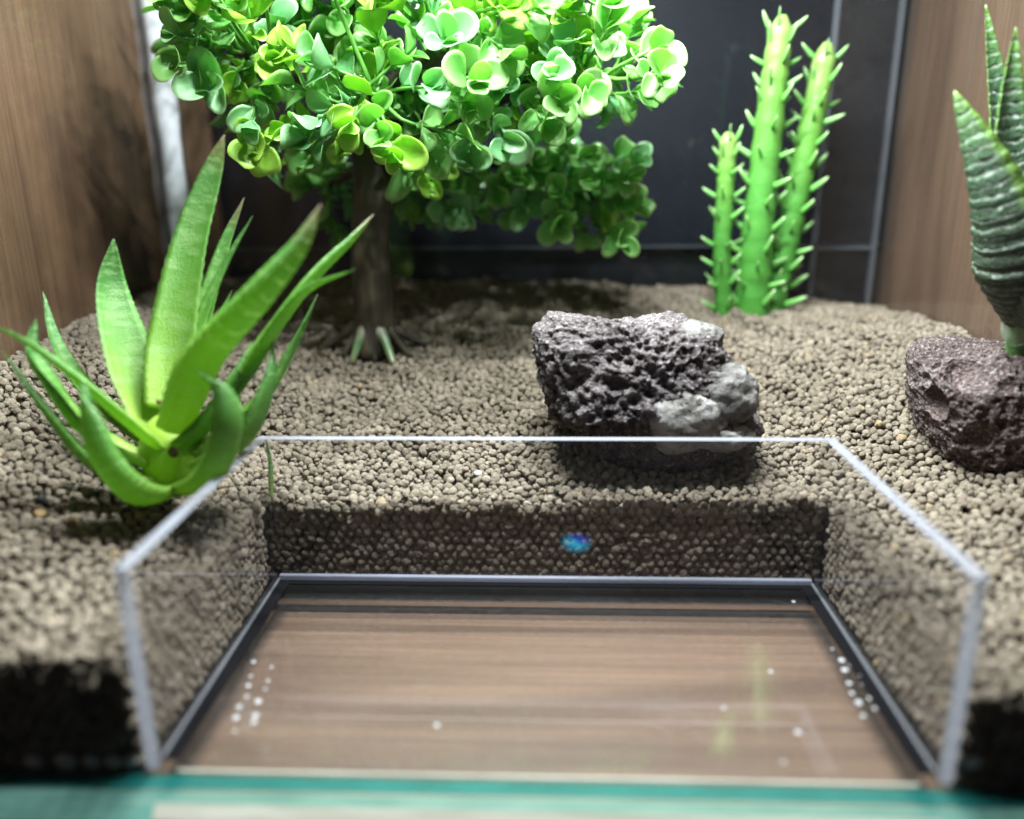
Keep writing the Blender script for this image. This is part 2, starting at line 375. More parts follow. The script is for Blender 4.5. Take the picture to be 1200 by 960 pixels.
# ------------------------------------------------------------------ the setting
V, Fc, N = box(-260, 250, -12, 280, -12, -6.6); tag(mk('tabletop', V, Fc, M['table'], smooth=False), 'brown wood-grain tabletop under the tank', kind='structure')
V, Fc, N = box(-260, 250, -190, -12.2, -12, -6.6); tag(mk('bounce_blocker', V, Fc, M['strip'], smooth=False), 'added black slab in front of the tank that cuts bounced light', kind='structure')  # added unseen dark slab, keeps table bounce off the front soil
V, Fc, N = box(-184, -173, -60, 262, -6.5, 330); tag(mk('wall_left', V, Fc, M['panel_left'], smooth=False), 'brown wood panel behind the glass beside the aloe', kind='structure')
V, Fc, N = box(155, 164, -60, 262, -6.5, 330); tag(mk('wall_right', V, Fc, M['panel_right'], smooth=False), 'greyish brown wood panel behind the glass beside the striped plant', kind='structure')
wb = tag(mk('wall_back', *box(-172.8, 154.8, 253, 258, -6.5, 330)[:2], M['strip'], smooth=False), 'dark back wall behind the tank', kind='structure')
mk('backing_board', *box(-149, 154.5, 248.2, 252.8, 78.5, 329)[:2], M['board'], parent=wb, smooth=False)
mk('board_trim', *box(-149, 154.4, 247.6, 252.6, 77.6, 78.4)[:2], M['trim'], parent=wb, smooth=False)
mk('corner_post', *box(-172.5, -150.5, 246.5, 252.6, -6, 329)[:2], M['panel_left'], parent=wb, smooth=False)

# ------------------------------------------------------------------ the tank
tank = thing('glass_tank', 'clear rectangular glass tank with teal cut edges that holds soil and plants', 'tank', (0, 0, -6))
mk('front_pane', *box(XL - 5, XR + 5, -5, -1, -.4, 320)[:2], [M['glass'], M['teal']], parent=tank, smooth=False,
   midx=[1 if n_[2] < -.5 else 0 for n_ in box(0, 1, 0, 1, 0, 1)[2]])
mk('back_pane', *box(XL - 5, XR + 5, YB + .5, YB + 4.5, -.4, 320)[:2], M['back_glass'], parent=tank, smooth=False)
mk('side_pane', *box(XL - 5, XL - 1, -.9, YB + .4, -.4, 320)[:2], M['side_glass'], parent=tank, smooth=False)
mk('side_pane', *box(XR + 1, XR + 5, -.9, YB + .4, -.4, 320)[:2], M['side_glass'], parent=tank, smooth=False)
# base pane with a chamfered front edge
pr = [(-5.2, -.6), (-9.5, -4.2), (-9.5, -6.4), (YB + 4, -6.4), (YB + 4, -.6)]
Vb = [(x, y, z) for x in (XL - 5, XR + 5) for y, z in pr]
Fb = [[0, 1, 6, 5], [1, 2, 7, 6], [2, 3, 8, 7], [3, 4, 9, 8], [4, 0, 5, 9], [4, 3, 2, 1, 0], [5, 6, 7, 8, 9]]
mk('base_pane', Vb, Fb, [M['glass'], M['teal_pale']], parent=tank, smooth=False, midx=[1, 1, 0, 0, 0, 0, 0])
for u_, rr in ((40, 2.1), (77, 2.4), (107, 1.8), (133, 1.7), (154, 1.6), (1140, 1.8)):  # pale rounded lumps along the foot of the front glass
    p = aty(u_, 893, -.4)
    bm = bmesh.new(); bmesh.ops.create_icosphere(bm, subdivisions=2, radius=1)
    Vp = [p + np.array(v.co) * (rr, .5, rr * .8) * (1 + .25 * noise.noise(v.co * 2 + Vector((u_, 0, 0)))) for v in bm.verts]
    mk('pale_bead', Vp, [[v.index for v in f.verts] for f in bm.faces], M['bead'], parent=tank); bm.free()
Vt, Ft, tt_ = tube([(XL + 1.2, YB - 3, z) for z in np.linspace(40, 318, 30)], [5.0 + .5 * math.sin(i * 1.3) for i in range(30)], 14); mk('pale_bead', Vt, Ft, M['bead'], parent=tank)  # pale column standing in for the silvery reflection on the glass corner
# clear corner strip standing in the far corner
cs = thing('corner_strip', 'clear acrylic strip standing upright in the far corner behind the spiny plant', 'acrylic strip', (130, 236, 40))
mk('sheet', *box(121.5, 145.5, 236, 238, 40, 318)[:2], M['acrylic'], parent=cs, smooth=False)
for x0, x1 in ((119.5, 121.3), (145.7, 147.4)):
    mk('edge', *box(x0, x1, 235.6, 238.4, 40, 318)[:2], M['frost_thin'], parent=cs, smooth=False)
mk('seam', *box(121.6, 145.4, 235.4, 235.9, 77.3, 78.4)[:2], M['frost_thin'], parent=cs, smooth=False)

# ------------------------------------------------------------------ the soil
def grid_bed():
    def lines(a, b, extra, step=4):
        L = set(np.round(np.arange(a, b, step), 2)) | {a, b} | set(extra); return sorted(L)
    xs = lines(XL + 1.5, XR - 1.5, (-DX - 2.4, DX + 2.4)); ys = lines(1.6, YB - .5, (DY + 2.4,))
    xs = [x for x in xs if not any(abs(x - e) < 1.5 and x != e for e in (-DX - 2.4, DX + 2.4))]
    ys = [y for y in ys if not (abs(y - DY - 2.4) < 1.5 and y != DY + 2.4)]
    X, Y = np.meshgrid(xs, ys); Z = H(X.ravel(), Y.ravel()) - 3.2; nx = len(xs)
    V = list(np.column_stack([X.ravel(), Y.ravel(), Z])); F_ = []; ed = {}
    for j in range(len(ys) - 1):
        for i in range(nx - 1):
            cx, cy_ = (xs[i] + xs[i + 1]) / 2, (ys[j] + ys[j + 1]) / 2
            if abs(cx) < DX + 2.4 and cy_ < DY + 2.4: continue
            f = [j * nx + i, j * nx + i + 1, (j + 1) * nx + i + 1, (j + 1) * nx + i]; F_.append(f)
            for a, b in zip(f, f[1:] + f[:1]): ed[(a, b)] = 1
    low = {}
    for (a, b) in list(ed):
        if (b, a) in ed: continue
        for q in (a, b):
            if q not in low: low[q] = len(V); V.append(np.array([V[q][0], V[q][1], .1]))
        F_.append([b, a, low[a], low[b]])
    return V, F_
Vg, Fg = grid_bed()
tag(mk('ground', Vg, Fg, M['soil'], smooth=False), 'dark body of soil below the pellets', kind='structure')

def darts(x0, x1, y0, y1, d, ok=None, rate=9):
    """dart throwing in a rectangle with minimum distance d"""
    cs_ = d / math.sqrt(2); nx, ny = int((x1 - x0) / cs_) + 1, int((y1 - y0) / cs_) + 1
    g = -np.ones((nx + 4, ny + 4), int); P = []
    cand = np.column_stack([rng.uniform(x0, x1, int((x1 - x0) * (y1 - y0) / d / d * rate)), rng.uniform(y0, y1, int((x1 - x0) * (y1 - y0) / d / d * rate))])
    if ok is not None: cand = cand[ok(cand)]
    for x, y in cand:
        i, j = int((x - x0) / cs_) + 2, int((y - y0) / cs_) + 2
        if g[i, j] >= 0: continue
        good = True
        for a in range(max(0, i - 2), i + 3):
            for b in range(max(0, j - 2), min(ny + 4, j + 3)):
                q = g[a, b] if a < nx + 4 else -1
                if q >= 0 and (P[q][0] - x) ** 2 + (P[q][1] - y) ** 2 < d * d: good = False; break
            if not good: break
        if good: g[i, j] = len(P); P.append((x, y))
    return np.array(P)
pts = []; rad = []
def soil_ok(mg): return lambda c: ~((np.abs(c[:, 0]) < DX + mg) & (c[:, 1] < DY + mg))
for lay, (dz, d) in enumerate(((0, 2.0), (1.6, 2.15))):
    P = darts(XL + .8, XR - .8, .8, YB - 1, d, soil_ok(1.25))
    z = H(P[:, 0], P[:, 1]) - 1.2 - dz + rng.uniform(-.55, .4, len(P)) * (1 if lay == 0 else .6)
    r_ = np.clip(rng.normal(1.24, .19, len(P)), .75, 1.8)
    pts.append(np.column_stack([P, z])); rad.append(r_)
P = darts(XL + .8, XR - .8, .8, YB - 1, 2.1, soil_ok(.9), rate=5)            # broken grains between the pellets
pts.append(np.column_stack([P, H(P[:, 0], P[:, 1]) - .95 + rng.uniform(-.5, .5, len(P))])); rad.append(np.clip(rng.normal(.62, .16, len(P)), .3, 1.0))
def face_layer(a0, a1, fn, hfun, d=2.55):
    P = np.array([(a0 + (i + .5 * (j % 2)) * d + rng.normal(0, .28), 1.2 + j * d * .87 + rng.normal(0, .28)) for j in range(19) for i in range(int((a1 - a0) / d))]); q = np.array([fn(a, b) for a, b in P]); hh = H(q[:, 0], q[:, 1])
    kk = q[:, 2] < hh - 1.4; pts.append(q[kk]); rad.append(np.clip(rng.normal(1.42, .14, kk.sum()), 1.1, 1.75))
face_layer(-DX, DX, lambda a, b: (a, DY + 1.35 + rng.uniform(0, .35), b), None)
for sg in (-1, 1):
    face_layer(0.5, DY + 1, lambda a, b: (sg * (DX + 1.35 + rng.uniform(0, .35)), a, b), None)
face_layer(XL + 1, -DX - 1, lambda a, b: (a, .45 + rng.uniform(0, .35), b), None)
face_layer(DX + 1, XR - 1, lambda a, b: (a, .45 + rng.uniform(0, .35), b), None)
pts = np.concatenate(pts); rad = np.concatenate(rad)
me = bpy.data.meshes.new('soil_pellets'); me.from_pydata([tuple(p) for p in pts * S], [], [])
a = me.attributes.new('rad', 'FLOAT', 'POINT'); a.data.foreach_set('value', (rad * S).astype(np.float32))
soil = bpy.data.objects.new('soil_pellets', me); col.objects.link(soil)
tag(soil, 'rounded tan grey soil pellets heaped around the clear dish', 'soil', kind='stuff')
ng = bpy.data.node_groups.new('pellets', 'GeometryNodeTree')
ng.interface.new_socket('Geometry', in_out='INPUT', socket_type='NodeSocketGeometry'); ng.interface.new_socket('Geometry', in_out='OUTPUT', socket_type='NodeSocketGeometry')
nn = ng.nodes.new; L = ng.links.new
gi, go = nn('NodeGroupInput'), nn('NodeGroupOutput'); join = nn('GeometryNodeJoinGeometry')
for v in range(5):
    ico = nn('GeometryNodeMeshIcoSphere'); ico.inputs['Radius'].default_value = 1; ico.inputs['Subdivisions'].default_value = 3
    ps = nn('GeometryNodeInputPosition'); ad = nn('ShaderNodeVectorMath'); ad.operation = 'ADD'; ad.inputs[1].default_value = (v * 7.3, v * 3.1, 1.7 * v); L(ps.outputs[0], ad.inputs[0])
    tn = nn('ShaderNodeTexNoise'); tn.inputs['Scale'].default_value = 1.05; tn.inputs['Detail'].default_value = 2.2; L(ad.outputs[0], tn.inputs['Vector'])
    mp = nn('ShaderNodeMapRange'); mp.inputs['From Min'].default_value = .25; mp.inputs['From Max'].default_value = .75; mp.inputs['To Min'].default_value = .72; mp.inputs['To Max'].default_value = 1.22; L(tn.outputs[0], mp.inputs[0])
    sc = nn('ShaderNodeVectorMath'); sc.operation = 'SCALE'; L(ps.outputs[0], sc.inputs[0]); L(mp.outputs[0], sc.inputs['Scale'])
    sq = nn('ShaderNodeVectorMath'); sq.operation = 'MULTIPLY'; sq.inputs[1].default_value = (1.08, .98, .88); L(sc.outputs[0], sq.inputs[0])
    sp = nn('GeometryNodeSetPosition'); L(ico.outputs['Mesh'], sp.inputs['Geometry']); L(sq.outputs[0], sp.inputs['Position'])
    ss = nn('GeometryNodeSetShadeSmooth'); L(sp.outputs[0], ss.inputs[0])
    sm = nn('GeometryNodeSetMaterial'); sm.inputs['Material'].default_value = M['pellet']; L(ss.outputs[0], sm.inputs['Geometry'])
    g2 = nn('GeometryNodeGeometryToInstance'); L(sm.outputs[0], g2.inputs[0]); L(g2.outputs[0], join.inputs[0])
iop = nn('GeometryNodeInstanceOnPoints'); L(gi.outputs[0], iop.inputs['Points']); L(join.outputs[0], iop.inputs['Instance'])
iop.inputs['Pick Instance'].default_value = True
ri = nn('FunctionNodeRandomValue'); ri.data_type = 'INT'; ri.inputs[4].default_value = 0; ri.inputs[5].default_value = 4; L(ri.outputs[2], iop.inputs['Instance Index'])
rr = nn('FunctionNodeRandomValue'); rr.data_type = 'FLOAT_VECTOR'; rr.inputs[0].default_value = (0, 0, 0); rr.inputs[1].default_value = (6.28, 6.28, 6.28); L(rr.outputs[0], iop.inputs['Rotation'])
na = nn('GeometryNodeInputNamedAttribute'); na.data_type = 'FLOAT'; na.inputs[0].default_value = 'rad'; L(na.outputs[0], iop.inputs['Scale'])
L(iop.outputs[0], go.inputs[0])
soil.modifiers.new('pellets', 'NODES').node_group = ng

# ------------------------------------------------------------------ the acrylic dish
dish = thing('water_dish', 'clear acrylic water dish with frosted sawn rims, set in the soil', 'dish', (0, 36, 0))
HD = 43.3
def clear_wall(name, x0, x1, y0, y1, z0, z1, thick_axis):
    V, Fc, N = box(x0, x1, y0, y1, z0, z1)
    mi = [1 if (n_[2] > .5 or n_[1] < -.5) and abs(n_[thick_axis]) < .5 else 0 for n_ in N]
    return mk(name, V, Fc, [M['acrylic'], M['frost']], parent=dish, smooth=False, midx=mi)
clear_wall('back_wall', -73.4, 73.4, 71.5, 74.3, 2.6, HD, 1)
for sg in (-1, 1):
    x0, x1 = sorted((sg * 73.5, sg * 76.4))
    clear_wall('side_wall', x0, x1, -.7, 74.3, .4, HD, 0)
V, Fc, N = box(-73.3, 73.3, -.6, 74.2, .2, 2.4)
mk('floor_plate', V, Fc, [M['plate'], M['frost']], parent=dish, smooth=False, midx=[0 for n_ in N])
# bright glued fillet and dark strips along the foot of the walls
mk('back_fillet', *box(-73.2, 73.2, 69.9, 71.4, 2.5, 4.0, .3)[:2], M['frost'], parent=dish)
mk('dark_seam', *box(-73.2, 73.2, 67.6, 69.8, 2.45, 2.75, .1)[:2], M['matt_black'], parent=dish)
for sg in (-1, 1):
    x0, x1 = sorted((sg * 73.3, sg * 69.8)); mk('dark_seam', *box(x0, x1, -.5, 69.7, 2.45, 2.8, .1)[:2], M['matt_black'], parent=dish)
    x0, x1 = sorted((sg * 73.4, sg * 72.6)); mk('side_fillet', *box(x0, x1, -.5, 69.8, 2.85, 3.5, .25)[:2], M['frost_thin'], parent=dish)

mk('edge_light_strip', *box(-71.5, 71.5, -.85, -.2, -.3, .15)[:2], M['cream'], parent=dish, smooth=False)  # strip added in cream for light coming through the glass edge
Vl = [(x, y, z) for x in (-72, 72) for y, z in ((-6.9, -1.75), (-9.3, -3.75), (-9.4, -3.9), (-7.0, -1.9))]
mk('edge_light_strip', Vl, [[0, 1, 5, 4], [1, 2, 6, 5], [2, 3, 7, 6], [3, 0, 4, 7], [3, 2, 1, 0], [4, 5, 6, 7]], M['cream'], parent=dish, smooth=False)  # second cream strip painting the lit middle of the edge

# ------------------------------------------------------------------ rocks
def ico(sub):
    bm = bmesh.new(); bmesh.ops.create_icosphere(bm, subdivisions=sub, radius=1)
    V = np.array([v.co[:] for v in bm.verts]); F_ = [[v.index for v in f.verts] for f in bm.faces]; bm.free(); return V, F_
def poly_radius(poly, c, phi):
    """distance from c to a closed polygon in direction phi (arrays)"""
    R_ = np.full(len(phi), 1e9); d = np.column_stack([np.cos(phi), np.sin(phi)])
    Q = np.asarray(poly) - c
    for a, b in zip(Q, np.roll(Q, -1, 0)):
        e = b - a; den = d[:, 0] * e[1] - d[:, 1] * e[0]
        with np.errstate(divide='ignore', invalid='ignore'):
            t = (a[0] * e[1] - a[1] * e[0]) / den; s = (a[0] * d[:, 1] - a[1] * d[:, 0]) / den
        okk = (t > 0) & (s >= -1e-6) & (s <= 1 + 1e-6); R_ = np.where(okk & (t < R_), t, R_)
    return R_
def rock(outline, y0, depth, sub, expo, pits, lump, shear=0.0, seed=0, under=0.0, carve=()):
    W_ = np.array([aty(u, v, y0) for u, v in outline]); poly = W_[:, [0, 2]]; c = poly.mean(0)
    V, F_ = ico(sub); phi = np.arctan2(V[:, 2], V[:, 0]); R_ = poly_radius(poly, c, phi)
    # soften the polygon
    V3 = V.copy(); r = np.hypot(V[:, 0], V[:, 2]); s = np.abs(V[:, 1]); e = 2 / expo
    nrm = (r ** expo + s ** expo) ** (1 / expo); rr_ = r / nrm; ss = s / nrm * np.sign(V[:, 1])
    P = np.column_stack([c[0] + R_ * rr_ * np.cos(phi), y0 + depth * ss, c[1] + R_ * rr_ * np.sin(phi)])
    P[:, 1] += shear * (P[:, 2] - c[1])
    P[:, 1] += under * np.maximum(0, c[1] - 4 - P[:, 2]) * (P[:, 1] < y0 + depth * .6)
    Nn = P - np.array([c[0], y0, c[1]]); Nn = np.column_stack([rr_ * np.cos(phi) / 30, ss / depth, rr_ * np.sin(phi) / 30]); Nn /= np.linalg.norm(Nn, axis=1)[:, None] + 1e-9
    off = Vector((seed * 13.7, seed * 5.1, seed * 9.9)); D = np.zeros(len(P))
    for i in range(len(P)):
        q = Vector(P[i]) + off
        d = lump * noise.fractal(q * .055, 1.0, 2.0, 4) + .9 * noise.noise(q * .35) + .45 * noise.noise(q * .9)
        for (freq, r0, dep, wf) in pits:
            wgt = wf(P[i])
            if wgt <= .02: continue
            f1 = noise.voronoi(q * freq)[0][0]
            if f1 < r0: x = 1 - f1 / r0; d -= dep * wgt * min(1, x * 2.2) * (.6 + .4 * x)
        D[i] = d
    P = P + Nn * D[:, None]
    for (u, v, r_, out) in carve:                              # round dents pressed into the visible face
        d_ = ray(u, v); d_ = d_ / np.linalg.norm(d_); rel = P - CAM; along = rel @ d_; off_ = np.linalg.norm(rel - along[:, None] * d_, axis=1)
        sel = np.where(off_ < 1.2)[0]
        if not len(sel): continue
        cc = CAM + d_ * (along[sel].min() - out); q = P - cc; L_ = np.linalg.norm(q, axis=1); ins = L_ < r_
        P[ins] = cc + q[ins] / (L_[ins][:, None] + 1e-6) * (r_ + .35 * np.array([noise.noise(Vector(p_) * .8) for p_ in P[ins]])[:, None] * 1.0)
    return P, F_, np.array([c[0], y0, c[1]])
def near(u, v, y, r):
    c = aty(u, v, y); return lambda p: math.exp(-(((p[0] - c[0]) ** 2 + (p[2] - c[2]) ** 2) / (r * r)))
def lump_mesh(u, v, y, rad3, seed, amp=.17, sub=5):
    V, F_ = ico(sub); c = aty(u, v, y); out = []
    for q in V:
        w_ = Vector(q); n_ = 1 + amp * noise.fractal(w_ * 1.5 + Vector((seed, seed * 2, 3)), .8, 2.1, 6); out.append(c + q * rad3 * n_)
    return np.array(out), F_
w_h = near(725, 440, 92, 22); one = lambda p: 1.0
Y1 = 99
P, Fr, c1 = rock([(622, 408), (630, 385), (650, 374), (700, 372), (745, 377), (800, 374), (828, 383), (842, 408), (862, 432), (886, 488), (882, 525), (845, 553), (775, 560), (722, 548), (680, 515), (644, 486), (627, 440)],
    Y1, 20, 7, 3.0, [(.26, .56, 2.0, lambda p: w_h(p) * 1.1), (.42, .58, 1.7, lambda p: .3 + .8 * w_h(p)), (.75, .55, .85, one), (1.5, .55, .4, one)], 3.2, shear=.12, seed=1, under=.55, carve=((700, 420, 2.4, .8), (722, 452, 3, .9), (745, 470, 2.4, .8)))
r1 = thing('lava_rock', 'dark grey honeycombed lava rock with pale mineral lumps behind the clear dish', 'rock', (c1[0], Y1, 28))
mk('rock_body', P, Fr, M['lava_grey'], parent=r1)
for nm, u, v, y, r3, mt, sd in (('pale_inclusion', 797, 489, 84.4, (12.5, 5.5, 9.5), 'mineral', 2), ('grey_inclusion', 845, 464, 87.5, (10.5, 6, 9), 'mineral_grey', 5), ('grey_inclusion', 816, 398, 94, (7, 6, 5), 'mineral_grey', 8), ('pale_inclusion', 838, 510, 86.5, (11, 5, 4.5), 'mineral', 11)):
    Vl, Fl = lump_mesh(u, v, y, np.array(r3), sd); mk(nm, Vl, Fl, M[mt], parent=r1)
w_p = near(1086, 478, 78, 4.2)
def bowl(u, v, y, r):
    c = aty(u, v, y)
    def f(p):
        d = math.hypot(p[0] - c[0], p[2] - c[2]) / r; return 0 if d > 1 or p[1] > 100 else math.sqrt(1 - d * d)
    return f
Y2 = 98
P, Fr, c2 = rock([(1078, 470), (1080, 425), (1092, 408), (1140, 403), (1190, 408), (1250, 407), (1300, 420), (1305, 500), (1290, 540), (1230, 546), (1150, 545), (1108, 540), (1086, 512)],
    Y2, 20, 7, 4.0, [(.9, 9, 2.2, bowl(1140, 420, 84, 9)), (.24, .40, 1.3, one), (.5, .5, .9, one), (1.0, .55, .6, one)], 1.5, shear=.06, seed=4, under=.2,
    carve=((1090, 474, 5.6, .8), (1080, 446, 2.8, .3), (1142, 424, 9, 5.5), (1116, 492, 2.6, .8), (1185, 452, 3.2, 1.0), (1150, 520, 6, 3.6)))
r2 = thing('lava_rock', 'reddish brown lava rock with a round pit, under the striped succulent', 'rock', (c2[0], Y2, 28))
mk('rock_body', P, Fr, M['lava_red'], parent=r2)

# ------------------------------------------------------------------ succulent leaf: crescent section swept on a curve
def succ_leaf(pts, width, centre, flat=.30, cup=.35, n=34, prof=None, teeth=0.0, seed=0, face=None, twist=0.0):
    C = spline(pts, n); T = frame_dirs(C); m_ = 16; V = []; t_ = []; s_ = []; rg = np.random.default_rng(seed)
    prof = prof or (lambda t: min(1, .74 + 1.1 * t) * max(0, 1 - t ** 1.75) ** .9 + .012)
    for i in range(n):
        t = i / (n - 1); inn = (np.asarray(face, float) if face is not None else (centre - C[i]))
        inn = inn - T[i] * (inn @ T[i]); inn /= np.linalg.norm(inn) + 1e-9; wd = np.cross(T[i], inn)
        if twist:
            a = twist * t; inn, wd = inn * math.cos(a) + wd * math.sin(a), wd * math.cos(a) - inn * math.sin(a)
        w_ = width / 2 * prof(t) * (1 + teeth * (1 if i % 2 else -1) * (t < .96))
        for j in range(m_):
            f = j / m_
            if f < .5: x = 1 - 4 * f; nn_ = cup * w_ * (x * x - .55) + .02 * w_          # inner, concave
            else: x = -1 + 4 * (f - .5); nn_ = cup * w_ * (x * x - .55) - flat * w_ * (2.0 * math.sqrt(max(0, 1 - x * x)) * .8 + .03)
            V.append(C[i] + wd * x * w_ + inn * nn_); t_.append(t); s_.append(f)
    F_ = []
    for i in range(n - 1):
        for j in range(m_):
            j2 = (j + 1) % m_; F_.append([i * m_ + j, i * m_ + j2, (i + 1) * m_ + j2, (i + 1) * m_ + j])
    F_.append(list(range(m_))[::-1]); F_.append([(n - 1) * m_ + j for j in range(m_)])
    return np.array(V), F_, {'t': t_, 's': s_}

AB = aty(196, 545, 62)
aloe = thing('aloe_plant', 'bright green plastic aloe with pointed leaves and brown tips, tilted on the soil', 'plant', (AB[0], 62, h1(AB[0], 62)))
AC = aty(198, 520, 62); axis = AC + np.array([3, 6, 60])
# pixel path (base, middle, tip), distance y of each, width in px, material
AL = [
 ([(194, 478), (202, 400), (222, 290), (248, 205), (263, 158)], [66, 73, 82, 88, 90], 60, 'aloe_tip', {}),
 ([(182, 500), (150, 415), (131, 340), (133, 280)], [66, 74, 81, 84], 66, 'aloe', {}),
 ([(214, 470), (236, 375), (262, 290), (286, 232)], [70, 80, 88, 92], 32, 'aloe_tip', {}),
 ([(208, 480), (232, 385), (262, 312), (296, 253)], [67, 75, 80, 83], 24, 'aloe', {}),
 ([(216, 470), (240, 408), (258, 370), (272, 340)], [69, 78, 83, 86], 18, 'aloe', {}),
 ([(206, 500), (240, 418), (300, 350), (350, 290), (376, 240)], [58, 54, 50, 50, 51], 58, 'aloe_marked', {}),
 ([(216, 515), (290, 420), (360, 328), (410, 280), (438, 251)], [62, 68, 72, 76, 79], 42, 'aloe_tip', {}),
 ([(220, 520), (286, 436), (350, 345), (416, 315)], [64, 66, 64, 62], 40, 'aloe', {}),
 ([(225, 530), (300, 470), (342, 405), (372, 345)], [62, 70, 76, 80], 38, 'aloe', {}),
 ([(228, 545), (285, 505), (312, 450), (320, 398)], [58, 60, 62, 65], 54, 'aloe', {}),
 ([(205, 520), (240, 490), (275, 440), (296, 400)], [60, 62, 64, 66], 50, 'aloe', {}),
 ([(200, 574), (245, 556), (268, 500), (256, 455), (228, 432)], [55, 48, 44, 44, 47], 44, 'aloe', {}),
 ([(198, 568), (160, 570), (122, 530), (105, 480), (97, 446)], [55, 46, 42, 42, 45], 64, 'aloe', {}),
 ([(190, 525), (140, 480), (86, 436), (30, 398), (-14, 380)], [58, 53, 50, 50, 52], 32, 'aloe', {}),
 ([(175, 540), (105, 500), (62, 448), (38, 410), (42, 374)], [58, 54, 52, 54, 58], 44, 'aloe', {}),
 ([(180, 560), (110, 538), (55, 478), (2, 410)], [58, 52, 48, 46], 40, 'aloe', {}),
 ([(175, 520), (110, 465), (68, 405), (50, 341)], [66, 72, 78, 84], 30, 'aloe', {}),
 ([(316, 582), (316, 556), (315, 535), (311, 512)], [78, 78, 78, 78], 17, 'aloe', {}),
]
PXMM = 4.35
for i, (pp, yy, wpx, mt, kw) in enumerate(AL):
    P3 = [aty(u, v, y) for (u, v), y in zip(pp, yy)]
    V, Fc, at = succ_leaf(P3, wpx / PXMM, axis, flat=.26, cup=.34, n=60, teeth=.028, seed=i)
    mk('leaf', V, Fc, M[mt], parent=aloe, attrs=at)
Vc, Fcc = ico(4); Vc = AC + np.array([0, 0, -3]) + Vc * (7.5, 6.5, 11); mk('core', Vc, Fcc, M['aloe'], parent=aloe, attrs={'t': [.02] * len(Vc), 's': [.2] * len(Vc)})
for u, v, rr_ in ((203, 530, 1.5), (186, 471, .7)):
    p = aty(u, v, 54.3 if rr_ > 1 else 62); Vh, Fh = ico(2); mk('hole', p + Vh * (rr_, .6, rr_), Fh, M['aloe_hole'], parent=aloe)

# ------------------------------------------------------------------ striped succulent on the right rock
HB = aty(1188, 405, 92)
haw = thing('striped_succulent', 'dark green plastic succulent with white cross stripes standing on the reddish rock', 'plant', (HB[0], 92, HB[2]))
axh = HB + np.array([6, 4, 45])
HL = [([(1190, 378), (1186, 308), (1165, 220), (1118, 106)], [90, 85, 83, 86], 98, None),
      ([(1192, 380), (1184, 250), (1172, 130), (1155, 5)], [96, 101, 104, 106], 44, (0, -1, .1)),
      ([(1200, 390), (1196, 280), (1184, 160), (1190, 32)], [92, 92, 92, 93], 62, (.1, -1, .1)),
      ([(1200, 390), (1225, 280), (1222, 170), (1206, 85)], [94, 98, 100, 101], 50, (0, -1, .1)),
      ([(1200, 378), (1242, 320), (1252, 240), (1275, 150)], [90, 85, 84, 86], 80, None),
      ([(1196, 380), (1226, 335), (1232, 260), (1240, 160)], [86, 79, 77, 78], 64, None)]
for i, (pp, yy, wpx, fc) in enumerate(HL):
    P3 = [aty(u, v, y) for (u, v), y in zip(pp, yy)]
    V, Fc, at = succ_leaf(P3, wpx / 3.95, axh, flat=.30, cup=.42, n=64, seed=20 + i, face=fc, prof=lambda t: (min(1, .26 + 2.4 * t)) * max(0, 1 - t ** 1.7) ** .85 + .012)
    # raised cross ridges
    C = spline(P3, 64)
    for a_ in range(64):
        kk = 1 + .045 * math.sin(a_ * 1.6)
        V[a_ * 16:(a_ + 1) * 16] = C[a_] + (V[a_ * 16:(a_ + 1) * 16] - C[a_]) * kk
    mk('leaf', V, Fc, M['haw_pale' if fc else 'haw'], parent=haw, attrs=at)
Vt, Ft, tt = tube([HB + (1, 0, -6), HB + (1, 0, 0), HB + (1.3, 0, 5), HB + (1.8, 0, 10)], [2.9, 2.9, 3.2, 3.8], 14); mk('stub', Vt, Ft, M['stub'], parent=haw)
Vt, Ft, tt = tube([HB + (0, -1.5, 1), HB + (-1.5, -1.6, 4), HB + (-4.5, -1.8, 9.5)], [2.4, 3.0, 1.2], 8, jitter=.2, seed=3); mk('sheath', Vt, Ft, M['film'], parent=haw)

